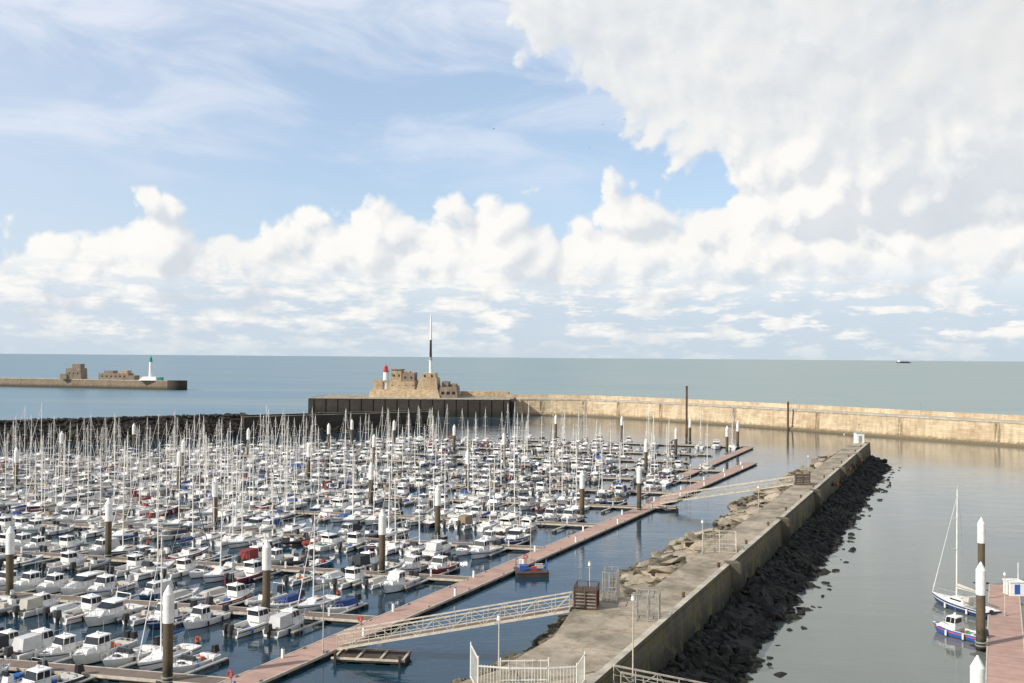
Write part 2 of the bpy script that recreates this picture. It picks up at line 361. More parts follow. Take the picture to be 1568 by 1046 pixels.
def sailboat(L=7.8,B=2.6,H=0.95,mast=10.5,cover=True,jib=True):
    mb=MB(); st=hull(mb,L,B,H,(0.08,0.36),0.4,fine=1.9)
    w=B*0.29
    mb.box(-0.12*L,0.22*L,-w,w,H*0.9,H+0.38,'gel',tf=0.8,ts=0.12,tb=0.05)
    for sg in (1,-1): mb.box(-0.08*L,0.1*L,sg*(w-.04)-0.02,sg*(w-.04)+0.02,H+0.12,H+0.28,'glass')
    mb.box(-0.13*L,-0.02*L,-0.3,0.3,H+0.38,H+0.43,'teak')
    if random.random()<.6: mb.box(-0.2*L,-0.08*L,-w*.95,w*.95,H+0.3,H+0.8,'canvas',tf=0.35,ts=0.15,tb=.05)
    mx=0.08*L; b=H+0.38
    mb.cyl((mx,0,b),(mx-0.1,0,b+mast),0.09,'alu',0.07,n=6)
    mb.cyl((mx-0.1,0,b+mast),(mx-0.1,0,b+mast+.5),0.02,'alu',n=4)
    bz=b+0.95; bl=0.40*L
    mb.cyl((mx-.08,0,bz),(mx-bl,0,bz+.05),0.06,'alu',n=6)
    if cover:
        mb.cyl((mx-.15,0,bz+.28),(mx-bl*.5,0,bz+.2),0.24,'canvas',0.19,n=7); mb.cyl((mx-bl*.5,0,bz+.2),(mx-bl,0,bz+.14),0.19,'canvas',0.10,n=7)
    for f,sw in ((0.45,.75),(0.74,.55)):
        mb.beam((mx-.05,-sw,b+mast*f),(mx-.05,sw,b+mast*f),0.07,0.04,'alu')
    top=(mx-.1,0,b+mast*.95)
    if jib: mb.cyl((L/2-.15,0,H*1.1+.2),top,0.06,'canvas' if random.random()<.3 else 'gel',0.025,n=5)
    else: mb.cyl((L/2-.15,0,H*1.1),top,0.015,'steel',n=3)
    mb.cyl((-L/2+.1,0,H*.8),(mx-.1,0,b+mast),0.012,'steel',n=3)
    for sg in (1,-1):
        mb.path([(mx-.1,sg*(B/2-.1),H*.9),(mx-.05,sg*.75,b+mast*.45),(mx-.05,sg*.55,b+mast*.74),(mx-.1,0,b+mast*.97)],0.012,'steel',3)
        mb.path([(x,sg*max(.05,bb-.08),z+.55) for t,x,bb,z,_ in st[0::2]],0.018,'steel',3)
        for t,x,bb,z,_ in st[0::2]: mb.cyl((x,sg*max(.05,bb-.08),z),(x,sg*max(.05,bb-.08),z+.55),0.018,'steel',n=3,caps=False)
    if random.random()<.5: mb.cyl((-L/2+.25,B*.3,H+.2),(-L/2+.25,B*.3,H+.65),0.2,random.choice(['orange','white','white']),n=8)
    outboard(mb,-L/2,0.4,H*0.6,0.75); fenders(mb,L,B,H); return mb
motor=[]; sail=[]
specs=[('fishing_boat',pilothouse,dict(L=6.2),3),('fishing_boat',pilothouse,dict(L=6.8,twin=True,B=2.5,H=.95),2),('fishing_boat',pilothouse,dict(L=5.6,B=2.2,canopy=True),1),
 ('motorboat',runabout,dict(L=5.6),4),('motorboat',runabout,dict(L=5.8,cover=True),1.2),('motorboat',runabout,dict(L=5.0,B=2.0,cover=True,H=.68),.8),
 ('inflatable_boat',console_rib,dict(),1.6),('cabin_cruiser',cruiser,dict(),.7),('cabin_cruiser',cruiser,dict(L=7.4,B=2.7,H=1.05),.9)]
for nm,fn,kw,w in specs:
    for r in range(3):
        mb=fn(**kw); motor.append((nm,mb.mesh(nm+'_mesh'),kw.get('L',5.6 if fn is console_rib else 8.2),w))
for L,B,m,c,j in ((6.6,2.4,8.6,True,True),(7.4,2.6,10.2,True,True),(8.4,2.8,11.6,True,True),(9.4,3.0,13.2,True,True),(7.0,2.5,9.4,False,False),(8.0,2.7,11,False,True),(6.0,2.3,7.8,True,False)):
    mb=sailboat(L,B,0.85+0.03*L/7,m,c,j); sail.append(('sailboat',mb.mesh('sailboat_mesh'),L,2 if L<9 else 1))
# ------------------------------------------------------------------ layout
def mainX(Y): return -20.9+(Y-82.8)*0.477
def bwY(X): return 290+(X+149)*0.706
PILES=[(-27.8,81.4),(-54.4,108.6),(-52.5,130.4),(-24.8,101.7),(-15.7,122.2),(-10.7,146.3),(-45.5,153.6),(-64.9,195),(-24.7,176.2),(11.9,166.4),(22.4,174.2),(-98.8,199.2),(-109.2,242.2),(-102.9,271.8),(-73.1,222.4),(-68,257.9),(-43.6,214.8),(-47.3,295.7),(-34.6,294.2),(-8.8,202.5),(-1.8,248.9),(14.6,327.4),(35.8,323),(31.4,232.2),(44.6,270),(56.5,315.2),(60.5,279.5),(68.2,300.3),(-50.9,277.9),(-33,239.6),(-15.8,276.3),(56.4,119.6),(43.9,93.2),(29.8,63.7)]
def pile_mesh():
    mb=MB(); mb.cyl((0,0,-3),(0,0,5.2),0.40,'pile',n=16,caps=False)
    mb.cyl((0,0,5.2),(0,0,7.5),0.45,'white',n=16); mb.cyl((0,0,7.5),(0,0,8.25),0.45,'white',0.05,n=16,caps=False)
    for z in (0.45,0.75): mb.cyl((0,0,z),(0,0,z+.1),0.52,'galv',n=12)
    mb.box(-.75,.75,-.6,.6,0.35,0.47,'dark')
    return mb.mesh('mooring_pile_mesh')
pm=pile_mesh()
for x,y in PILES: place(pm,'mooring_pile',(x,y,0),random.random()*6)
mb=MB(); mb.cyl((0,0,-3),(0,0,17.6),0.38,'rust',0.34,n=12); mb.cyl((0,0,17.6),(0,0,17.9),0.42,'rust',n=12); mb.cyl((0,0,1),(0,0,4),0.44,'pile',n=12); mb.obj('tall_steel_post',(58,330,0))
U=Vector((0.431,0.902,0)); ROW=Vector((-0.976,0.215,0)).normalized()
def pontoon(p0,p1,w,top,z=0.5):
    p0=Vector(p0);p1=Vector(p1); d=(p1-p0); L=d.length; a=math.atan2(d.y,d.x); mb=MB()
    ca,sa=math.cos(a),math.sin(a)
    def T(x,y,z): return (p0.x+x*ca-y*sa,p0.y+x*sa+y*ca,z)
    def bx(x0,x1,y0,y1,z0,z1,k):
        mb.add([T(x0,y0,z0),T(x1,y0,z0),T(x1,y1,z0),T(x0,y1,z0),T(x0,y0,z1),T(x1,y0,z1),T(x1,y1,z1),T(x0,y1,z1)],[(0,3,2,1),(4,5,6,7),(0,1,5,4),(1,2,6,5),(2,3,7,6),(3,0,4,7)],k)
    bx(0,L,-w/2+.12,w/2-.12,z-.08,z,top)
    for sg in (-1,1):
        y=sg*(w/2-.06); bx(0,L,y-.058,y+.058,z-.2,z+.03,'galvw')
    n=max(1,int(L/4.5))
    for i in range(n):
        x=i*L/n; bx(x+.5,x+L/n-.5,-w/2+.15,w/2-.15,-0.3,z-.083,'dark')
    bx(0,L,-w/2+.02,w/2-.02,z-.28,z-.205,'wooddk')
    return mb,T,bx,L
mb,T,bx,L=pontoon((mainX(60),60,0),(mainX(256),256,0),3.0,'planks')
for i in range(int(L/9)):
    y=1.2 if i%2 else -1.2
    bx(i*9+3,i*9+3.25,y-.1,y+.1,.5,1.3,'white'); bx(i*9+3.02,i*9+3.23,y-.08,y+.08,1.303,1.4,'bluep')
    for q in (-1.25,1.25): bx(i*9+6,i*9+6.4,q-.06,q+.06,.53,.66,'galv')
mb.obj('main_pontoon')
mb,T,bx,L=pontoon((35,217,0),(72,301,0),2.4,'planks'); mb.obj('outer_pontoon')
mb,T,bx,L=pontoon((0,323,0),(72,302,0),2.4,'planks2'); mb.obj('outer_pontoon')
def near_pile(x,y,r): return any((x-a)**2+(y-b)**2<r*r for a,b in PILES)
rowY=[81.2,100.9,119.5,139,158.5,178,197.5,217,237,257,277,297]
ang_u=math.atan2(U.y,U.x)
def pick(lst):
    tot=sum(a[3] for a in lst); r=random.random()*tot
    for a in lst:
        r-=a[3]
        if r<=0: return a
    return lst[-1]
for ri,ry in enumerate(rowY):
    sx=mainX(ry)-1.5
    if ry>256: sx={257:46,277:56,297:36}[ry]
    p0=Vector((sx,ry,0)); maxL=10
    while maxL<260:
        q=p0+ROW*maxL
        if q.y>bwY(q.x)-50 or q.x< -0.56*q.y-22: break
        maxL+=2
    mb,T,bx,L=pontoon(p0,p0+ROW*maxL,2.0,'planks2')
    k=0; s=4.5
    while s<maxL-2:
        for sg in (1,-1):
            base=p0+ROW*s+U*sg*1.15
            mb.beam(base+Vector((0,0,.38)),base+U*sg*5.2+Vector((0,0,.38)),0.40,0.12,'galv'); mb.beam(base+U*sg*4.4+Vector((0,0,.1)),base+U*sg*5.2+Vector((0,0,.1)),0.5,0.4,'dark')
        if k%3==0:
            c=p0+ROW*(s+.3); mb.box(c.x-.1,c.x+.1,c.y-.1,c.y+.1,.5,1.3,'white')
        s+=6.3;k+=1
    mb.obj('berth_pontoon')
    sailp=0.07 if ri<2 else (0.18 if ri<4 else 0.38)
    s=2.95
    while s<maxL-1.5:
        for sg in (1,-1):
            if s<3: continue
            c0=p0+ROW*s
            empt=.12 if ri<7 else .26
            if c0.x>-5 and ri>=8: empt=.42
            if random.random()<empt: continue
            sp=sailp+(0.30 if c0.x<-0.2*c0.y else 0)*(ri>2)
            if c0.x>0.02*c0.y: sp*=.5
            nm,me,Lb,_=pick(sail if random.random()<sp else motor)
            if Lb>8 and ri<3 and random.random()<.7: nm,me,Lb,_=motor[random.randrange(15)]
            sc=random.uniform(.90,1.07)
            if Lb>7.3: sc*=.93
            c=c0+U*sg*(1.25+Lb*sc/2+random.uniform(0.05,0.6))+ROW*random.uniform(-.2,.2)
            if near_pile(c.x,c.y,2.0): continue
            a=ang_u+(math.pi if sg>0 else 0)
            if random.random()<0.35: a+=math.pi
            o=place(me,nm,(c.x,c.y,random.uniform(-.04,.03)),a+random.uniform(-.08,.08),scale=sc)
            o.rotation_euler[0]=random.uniform(-.02,.02)
        s+=3.15
for i in range(16):
    for side in (-1,1):
        if random.random()<.55: continue
        t=i/16; c=Vector((0,323,0)).lerp(Vector((72,302,0)),t)+Vector((0.28,.96,0))*side*4.6
        if near_pile(c.x,c.y,2): continue
        nm,me,Lb,_=pick(sail if random.random()<.5 else motor); place(me,nm,(c.x,c.y,0),1.3+random.choice((0,math.pi)),scale=.95)
# ------------------------------------------------------------------ rocks
def ico_data(sub):
    bm=bmesh.new(); bmesh.ops.create_icosphere(bm,subdivisions=sub,radius=1); bm.verts.ensure_lookup_table()
    v=[Vector(a.co) for a in bm.verts]; f=[tuple(a.index for a in p.verts) for p in bm.faces]; bm.free(); return v,f
IV,IF=ico_data(1)
def rocks(name,lst,key,flat=(.45,.8)):
    V,F=[],[]
    for x,y,z,s in lst:
        o=len(V); e=Matrix.Rotation(random.random()*6.28,3,'Z')@Matrix.Rotation(random.uniform(-.6,.6),3,'X')
        sc=Vector((s*random.uniform(.7,1.5),s*random.uniform(.6,1.1),s*random.uniform(*flat)))
        pl=[(Vector((random.gauss(0,1),random.gauss(0,1),random.gauss(0,1))).normalized(),random.uniform(.4,.75)) for _ in range(6)]
        for b in IV:
            v=b*random.uniform(.92,1.08)
            for n,d in pl:
                k=v.dot(n)-d
                if k>0: v=v-n*k
            v=e@Vector((v.x*sc.x,v.y*sc.y,v.z*sc.z)); V.append((x+v.x,y+v.y,z+v.z))
        F+=[tuple(i+o for i in f) for f in IF]
    me=bpy.data.meshes.new(name); me.from_pydata(V,[],F); me.materials.append(M[key]); me.update()
    return place(me,name)
# ------------------------------------------------------------------ stone jetty
def E(Y): return 9.9+(Y-75)*0.453
ZT=5.5
def lw(Y): return (16.5+1.6*math.sin(Y*.11)+1.2*math.sin(Y*.31+1))*(1 if Y<232 else max(.42,1-(Y-232)/40))
def jn(a,b): return math.sin(a*1.7+b*2.3)*.5+math.sin(a*.63-b*1.1)*.5
mb=MB(); prevs=None
for Y in [40+i*2 for i in range(110)]:
    e=E(Y); w=lw(Y)
    prof=[(e-w-2,-1.5),(e-w+1.2,0.3),(e-w*.75,1.6+.5*jn(Y,1)),(e-w*.55,2.9+.6*jn(Y,2)),(e-w*.40,4.2+.4*jn(Y,3)),(e-5.0,ZT-.5)]
    right=[(e+.02,2.2),(e+2.2+.5*jn(Y,5),1.5+.3*jn(Y,4)),(e+4.2+.9*jn(Y,6),.4),(e+6.5,-1.5)]
    cur=([(x,Y,z) for x,z in prof],[(x,Y,z) for x,z in right])
    if prevs:
        for p,c,k in ((prevs[0],cur[0],'rockb'),(prevs[1],cur[1],'rockd')):
            for j in range(len(p)-1): mb.add([p[j],p[j+1],c[j+1],c[j]],[(0,1,2,3)],k)
    prevs=cur
mb.obj('rubble_bank')
mb=MB()
def strip(a,b,za,zb,k,Y0=40,Y1=258,step=4):
    Y=Y0
    while Y<Y1-1e-6:
        Z=min(Y+step,Y1)
        mb.add([(E(Y)+a,Y,za),(E(Y)+b,Y,zb),(E(Z)+b,Z,zb),(E(Z)+a,Z,za)],[(0,1,2,3)],k); Y=Z
strip(-5.0,-0.62,ZT-.02,ZT,'path')
strip(-5.0,-5.0,ZT-1.6,ZT-.02,'jwall')
strip(-.62,-.62,ZT,ZT+.28,'concrete'); strip(-.62,.0,ZT+.28,ZT+.28,'concrete'); strip(0,0.0,ZT+.28,ZT-.1,'jwall'); strip(0,0.06,ZT-.1,ZT-.1,'jwall'); strip(.06,.35,ZT-.1,1.5,'jwall')
mb.add([(E(258)-5,258,1),(E(258)+.3,258,1),(E(258),258,ZT+.28),(E(258)-5,258,ZT)],[(0,1,2,3)],'jwall')
for Y in (104,133,162,196,226): mb.box(E(Y)-.6,E(Y)+.75,Y-.8,Y+.8,1.0,ZT+.35,'jwall')
mb.obj('stone_jetty')
poly=[(-14,40),(-6,58),(-3.8,65.5),(-1.0,68.5),(3.4,77),(5.0,84),(5.2,88.5),(E(88.5)-4.9,90),(E(90)-4.7,94),(E(94)-.8,94),(E(40)-.8,40)]
n=len(poly); mb=MB()
mb.add([(x,y,ZT+.012) for x,y in poly],[tuple(range(n))[::-1]],'path')
for i in range(n-1):
    a,b=poly[i],poly[i+1]; mb.add([(a[0],a[1],1.5),(b[0],b[1],1.5),(b[0],b[1],ZT+.012),(a[0],a[1],ZT+.012)],[(0,1,2,3)],'jwall')
mb.obj('quay_pavement')
mb=MB()
for i in range(6):
    a,b=poly[i],poly[i+1]
    mb.add([(a[0]+.5,a[1]-.3,4.2),(b[0]+.5,b[1]-.3,4.2),(b[0]-4.5,b[1]+2.2,-1),(a[0]-4.5,a[1]+2.2,-1)],[(0,1,2,3)],'rockb')
mb.obj('rubble_bank')
def frac(a,b): return a+(b-a)*random.random()
lst=[];lst2=[]
for _ in range(3200):
    Y=frac(60,262); t=random.random(); e=E(min(Y,258)); x=e+.4+t*(5.8+1.1*jn(Y*.5,6)); z=2.3-t*2.9
    if Y>256: x=e-5+random.random()*9; z=random.uniform(-.4,1.2)
    lst.append((x,Y,z,frac(.3,1.05)))
for _ in range(60):
    Y=frac(70,250); lst.append((E(Y)+6.5+random.random()*2.2,Y,-.1,frac(.4,.9)))
rocks('seaweed_rocks',lst,'rockd')
for _ in range(3600):
    Y=frac(74,252); w=lw(Y); t=random.random(); x=E(Y)-w+t*(w-5.3); z=-.1+t*4.6
    if Y<94 and x>-1 and z>2.6: continue
    lst2.append((x,Y,z+frac(-.2,.25),frac(.25,1.05)))
for _ in range(900):
    i=random.randrange(1,6); a,b=poly[i],poly[i+1]; t=random.random(); u=random.random(); lst2.append((a[0]+(b[0]-a[0])*t-4.3*u,a[1]+(b[1]-a[1])*t+2.2*u,4.2-4.6*u,frac(.3,.9)))
rocks('bank_boulders',lst2,'rockb',(.3,.6))
lst3=[]
for _ in range(170):
    Y=frac(96,248); w=lw(Y); t=random.random(); lst3.append((E(Y)-w*.95+t*(w*.95-6),Y,.3+t*4.3,frac(1.3,2.6)))
rocks('broken_slabs',lst3,'path',(.12,.25))
mb=MB(); x,y=E(254)-2.4,254
mb.box(x-1.3,x+1.3,y-1.3,y+1.3,ZT,ZT+.4,'concrete'); mb.box(x-1,x+1,y-1,y+1,ZT+.4,ZT+2.9,'white'); mb.box(x-1.15,x+1.15,y-1.15,y+1.15,ZT+2.9,ZT+3.1,'concrete'); mb.box(x-.4,x+.4,y-1.03,y-.9,ZT+.4,ZT+2.2,'galv')
mb.cyl((x,y,ZT+3.1),(x,y,ZT+5),.06,'galv'); mb.cyl((x,y,ZT+4.8),(x,y,ZT+5.2),.16,'green')
mb.obj('beacon_hut')
# ------------------------------------------------------------------ gangways
def gangway(p0,p1,w=1.6,h=1.25,k='galvw',name='gangway'):
    p0=Vector(p0);p1=Vector(p1); d=p1-p0; L=d.length; a=Vector((-d.y,d.x,0)).normalized(); mb=MB()
    mb.beam(p0,p1,w-.1,0.06,'planks2'); Z=Vector((0,0,h)); n=int(L/1.5)
    for sg in (-1,1):
        o=a*sg*w/2
        mb.beam(p0+o,p1+o,.12,.2,k); mb.beam(p0+o+Z,p1+o+Z,.11,.11,k); mb.beam(p0+o+Z*.5,p1+o+Z*.5,.04,.04,k)
        for i in range(n+1):
            q=p0.lerp(p1,i/n)+o; mb.cyl(q,q+Z,.04,k,n=4)
            if i<n:
                q2=p0.lerp(p1,(i+1)/n)+o
                if i%2: mb.cyl(q,q2+Z,.03,k,n=4)
                else: mb.cyl(q+Z,q2,.03,k,n=4)
    return mb.obj(name)
gangway((5.2,85.2,5.6),(-15.2,90,.85))
gangway((E(172)-5,172,5.6),(27.2,180.6,.85))
gangway((7.2,66.8,5.0),(24,70.5,.75),w=1.5)
def floatstage(c,sx,sy,rot,name='floating_stage'):
    mb=MB(); x,y=c
    def b(x0,x1,y0,y1,z0,z1,k): mb.box(x+x0,x+x1,y+y0,y+y1,z0,z1,k,rot=rot,c=(x,y))
    b(-sx/2,sx/2,-sy/2,sy/2,.25,.42,'wooddk')
    for t in (-.5,-.17,.17,.5): b(t*sx*.96-.1,t*sx*.96+.1,-sy/2-.05,sy/2+.05,.424,.55,'galvw')
    for sg in (-1,1): b(-sx/2-.1,sx/2+.1,sg*sy/2-.1,sg*sy/2+.1,.427,.58,'galvw')
    for t in (-.4,0,.4): b(t*sx-.6,t*sx+.6,-sy/2+.2,sy/2-.2,-.4,.247,'dark')
    for s_ in (-1,1): b(s_*sx/2*.9-.1,s_*sx/2*.9+.1,-sy/2-.3,-sy/2-.12,-.3,1.0,'dark')
    return mb.obj(name)
floatstage((-12.2,88.8),6.4,2.9,-.12)
floatstage((26.4,178.2),7,2.6,-.15)
mb=MB(); c=(2.6,124.2)
def b(x0,x1,y0,y1,z0,z1,k,**kw): mb.box(c[0]+x0,c[0]+x1,c[1]+y0,c[1]+y1,z0,z1,k,rot=.1,c=c,**kw)
b(-2,2,-1.7,1.7,-.3,.5,'dark'); b(-2.05,2.05,-1.75,1.75,.503,.62,'wooddk')
b(-1.5,-.7,-.9,.1,.62,1.3,'bluep'); b(0,.6,-.8,-.2,.62,1.1,'red'); b(.6,1.6,.5,1.3,.62,1.1,'galvw'); b(-1.4,-1.0,.9,1.3,.62,1.7,'white')
for sx_ in (-1.9,1.9):
    for y_ in (-1.6,0,1.6): mb.cyl((c[0]+sx_,c[1]+y_,.6),(c[0]+sx_,c[1]+y_,1.6),.05,'bluep',n=6)
for zz in (1.1,1.6): mb.path([(c[0]-1.9,c[1]-1.6,zz),(c[0]+1.9,c[1]-1.6,zz),(c[0]+1.9,c[1]+1.6,zz)],.035,'bluep',5)
mb.obj('service_float')
def ring(x,y,z,rot=0):
    mb=MB(); mb.cyl((0,0,0),(0,0,1.3),.05,'galv',n=6)
    pts=[(.25*math.cos(t),-.12,1.1+.25*math.sin(t)) for t in [i*math.pi/6 for i in range(13)]]
    mb.path(pts,.07,'red',6); mb.obj('life_ring_stand',(x,y,z),rot)
for x,y in ((-22.2,79.8),(-14.4,96.8),(2,127.5),(24.5,177)): ring(x,y,.5,-.4)
def lamp(x,y,z,h=4.5,name='lamp_post'):
    mb=MB(); mb.cyl((0,0,0),(0,0,.3),.14,'galv',n=8); mb.cyl((0,0,.3),(0,0,h),.055,'galvw',.04,n=8)
    mb.cyl((-.02,0,h),(0,0,h+.35),.15,'white',.1,n=8); mb.cyl((0,0,h+.35),(0,0,h+.42),.18,'galv',.05,n=8); mb.beam((-.3,0,h-.2),(.3,0,h-.2),.05,.05,'galv')
    mb.obj(name,(x,y,z))
for x,y,z,h in ((-.7,65,ZT,4.4),(8.2,66.5,ZT,5.4),(7.0,88,ZT,3.2),(E(110)-4.6,110,ZT,3.4),(E(140)-4.6,140,ZT,3.4),(E(185)-4.6,185,ZT,3.4),(E(240)-4.5,240,ZT,3.4),(-16.6,89,.5,6.3),(mainX(130)+1,130,.5,5),(mainX(200)+1,200,.5,5)): lamp(x,y,z,h)
def fence(pts,h,name,k='galvw',step=.16,r=.018,top=.04,z=ZT):
    mb=MB()
    for a,b_ in zip(pts[:-1],pts[1:]):
        a=Vector((*a,z));b2=Vector((*b_,z)); L=(b2-a).length; n=max(2,int(L/step))
        for zz in (.12,h-.1): mb.beam(a+Vector((0,0,zz)),b2+Vector((0,0,zz)),top,top,k)
        for i in range(n+1):
            q=a.lerp(b2,i/n); mb.cyl(q+Vector((0,0,.1)),q+Vector((0,0,h)),r,k,n=4,caps=False)
        m=max(1,int(L/2))
        for i in range(m+1):
            q=a.lerp(b2,i/m); mb.cyl(q,q+Vector((0,0,h+.1)),.05,k,n=6)
    return mb.obj(name)
fence([(-2.0,63.8),(0,63.4),(2.4,63.4),(4.3,63.8)],1.9,'security_gate','wfence',.2,.025,.08)
fence([(-2.6,67.0),(-2.0,63.9)],2.3,'security_gate','wfence',.3,.02,.07)
fence([(-.6,66.2),(2.6,66.4)],1.5,'security_gate','wfence',.5,.02,.06)
fence([(4.3,63.9),(5.0,66.5)],1.9,'security_gate','wfence',.3,.02,.07)
def cage(x,y,w,d,h,k='galv',solid=None,name='access_cage'):
    mb=MB()
    for cx in (-w/2,0,w/2):
        for cy in (-d/2,d/2): mb.cyl((cx,cy,0),(cx,cy,h),.055,k,n=6)
    for zz in (.1,h*.5,h):
        for cy in (-d/2,d/2): mb.beam((-w/2,cy,zz),(w/2,cy,zz),.05,.05,k)
        for cx in (-w/2,w/2): mb.beam((cx,-d/2,zz),(cx,d/2,zz),.05,.05,k)
    nn=int(w/.16)
    for i in range(nn+1):
        for cy in (-d/2,d/2): mb.cyl((-w/2+i*w/nn,cy,.1),(-w/2+i*w/nn,cy,h),.012,k,n=3,caps=False)
    nn=int(d/.16)
    for i in range(nn+1):
        for cx in (-w/2,w/2): mb.cyl((cx,-d/2+i*d/nn,.1),(cx,-d/2+i*d/nn,h),.012,k,n=3,caps=False)
    if solid:
        mb.box(-w/2+.1,w/2-.1,-d/2+.1,d/2-.1,.05,h*.75,solid)
        for i in range(5): mb.box(-w/2+.05,w/2-.05,-d/2+.05,-d/2+.09,.15+i*h*.14,.25+i*h*.14,'galv')
    return mb.obj(name,(x,y,ZT+.01),-.2)
cage(6.6,86.2,1.9,2,2.0,'rust','wooddk')
cage(9.0,89.2,1.2,2.6,2.6,'galv')
cage(11.4,82.4,1.8,1.8,2.2,'galv')
cage(E(112)-3.2,112,3.6,2.6,2.0,'galvw',name='equipment_cage')
cage(E(172)-3.6,172,2.4,2.2,2.2,'rust','wooddk')
mb=MB()
for i in range(13):
    Y=90+i*13; x=E(Y)-1.1; mb.cyl((x,Y,ZT),(x,Y,ZT+.4),.13,'rust',.16,n=8); mb.cyl((x,Y,ZT+.4),(x,Y,ZT+.48),.2,'rust',.16,n=8)
mb.obj('mooring_bollards')
mb=MB()
for i in range(11):
    Y=182+i*5.1+random.uniform(-2,2); x=E(Y)+.3; z=random.uniform(3.4,4.9); mb.cyl((x,Y-.3,z),(x+.25,Y-.3,z-.1),random.uniform(.3,.45),random.choice(['orange','rust','rust']),n=8)
mb.obj('hanging_fenders')
# ------------------------------------------------------------------ outer sea wall
def sweep(mb,pts,prof,keys):
    pts=[Vector((*p,0)) for p in pts]; rings=[]
    for i,p in enumerate(pts):
        d=(pts[min(i+1,len(pts)-1)]-pts[max(i-1,0)]).normalized(); nrm=Vector((d.y,-d.x,0))
        rings.append([p+nrm*o+Vector((0,0,z)) for o,z in prof])
    for a,b_ in zip(rings[:-1],rings[1:]):
        for j in range(len(prof)-1): mb.add([a[j],a[j+1],b_[j+1],b_[j]],[(0,1,2,3)],keys[j])
    for r,fl in ((rings[0],0),(rings[-1],1)):
        f=tuple(range(len(r))); mb.add(r,[f if fl else f[::-1]],keys[0])
dig=[(-2,463),(18,464),(35,460),(48,450),(62,437),(84,412),(108,384),(126,359),(144,335),(163,312),(195,278),(240,232),(300,180)]
def dens(p,n=6):
    out=[]
    for a,b_ in zip(p[:-1],p[1:]):
        for i in range(n): out.append((a[0]+(b_[0]-a[0])*i/n,a[1]+(b_[1]-a[1])*i/n))
    return out+[p[-1]]
mb=MB()
prof=[(2.6,-3),(2.3,.5),(.6,1.0),(0,7.2),(.25,7.22),(.25,7.75),(-7,7.8),(-7,9.4),(-8.4,9.4),(-9,-3)]
sweep(mb,dig,prof,['digue','digue','digue','concrete','concrete','concrete','digue','concrete','digue'])
mb.obj('harbour_sea_wall')
mb=MB(); dd=dens(dig,8)
for i in range(6,len(dd)-1,9):
    p=Vector((*dd[i],0)); d=(Vector((*dd[i+1],0))-p).normalized(); nr=Vector((d.y,-d.x,0)); q=p+nr*.45
    mb.beam(q+Vector((0,0,-1)),q+Vector((0,0,7.0)),.5,.3,'digue')
    mb.cyl(q+nr*.3+d,q+nr*.3+d+Vector((0,0,7.3)),.06,'rust',n=4); mb.cyl(q+nr*.3+d*1.5,q+nr*.3+d*1.5+Vector((0,0,7.3)),.06,'rust',n=4)
mb.obj('wall_ladders')
mb=MB(); mb.cyl((106,382,-2),(106,382,10),.4,'rust',n=8); mb.cyl((106,382,10),(106,382,10.8),.6,'rust',.3,n=8); mb.obj('mooring_dolphin')
for i in (20,34,48,62):
    p=dd[i]; mb=MB(); mb.cyl((0,0,7.7),(0,0,11.5),.07,'galv',n=5); mb.cyl((0,0,11.5),(0,0,11.9),.2,'galv',n=6); mb.obj('lamp_post',(p[0]+2,p[1]+4,0))
# pier head
mb=MB()
mb.box(-91,-1,446,452,-3,7.9,'darkwall'); mb.box(-91,2,452.004,492,-3,8.0,'darkwall')
mb.box(-91.2,-.8,445.8,446.5,7.903,8.3,'concrete'); mb.box(-90,1,453,491,8.003,8.06,'path')
mb.box(-25,-1,486,488,8.06,10.2,'fort'); mb.box(-2.5,6,455,462.5,-2,7.86,'digue',tf=2.0)
for i in range(17): mb.box(-89+i*5.3,-88.6+i*5.3,445.7,445.98,-2,7.9,'darkwall')
mb.obj('pier_head')
def windows(mb,x0,x1,y,z,n,w=.7,h=1.1,k='glass'):
    for i in range(n):
        x=x0+(x1-x0)*(i+.5)/n; mb.box(x-w/2,x+w/2,y-.06,y+.1,z,z+h,k)
mb=MB(); y0=458
mb.box(-66,-33,y0,486,8.06,11.6,'fort',tb=1,tf=1,ts=1.4)
mb.box(-64,-59.8,y0+4,480,11.6,15.6,'fort'); mb.box(-57,-44,y0+3,482,11.6,15.4,'fort',ts=.3); windows(mb,-57,-44,y0+3.2,12.6,4)
mb.box(-56,-51.4,y0+6,476,15.4,20.6,'fort'); mb.box(-56.3,-51.1,y0+5.7,476.3,20.6,21,'fort2'); windows(mb,-56,-51.4,y0+6,17.5,2)
mb.box(-51,-45.3,y0+5,478,15.4,19.4,'fort2'); windows(mb,-51,-45.3,y0+5,16.6,2); mb.box(-50,-47.5,y0+6,470,19.4,20.2,'fort')
mb.box(-44,-34.2,y0+2,482,11.6,17,'fort',ts=.4,tb=1.2,tf=.6); mb.box(-42,-35.2,y0+4,476,17,19.3,'fort',tb=.3,tf=.3); windows(mb,-42,-35.5,y0+3.9,17.5,2)
mb.box(-33.6,-25,y0+1,486,8.06,13.0,'fort2',tb=.5,tf=.5); mb.box(-32.5,-29.5,y0+5,480,13,15.2,'fort2'); mb.box(-28.5,-26,y0+6,480,13,14.2,'fort2'); windows(mb,-33,-25.5,y0+1,9.6,3,1.4,1.3)  # right-hand blocks: shaded side put into the darker stone colour
for i in range(7): mb.box(-64+i*1.0,-63.5+i*1.0,y0+4,y0+4.5,15.6,16.1,'fort')
mb.box(-45,-44.6,y0+2,y0+9,12,16,'fort2')
mb.obj('harbour_fort')
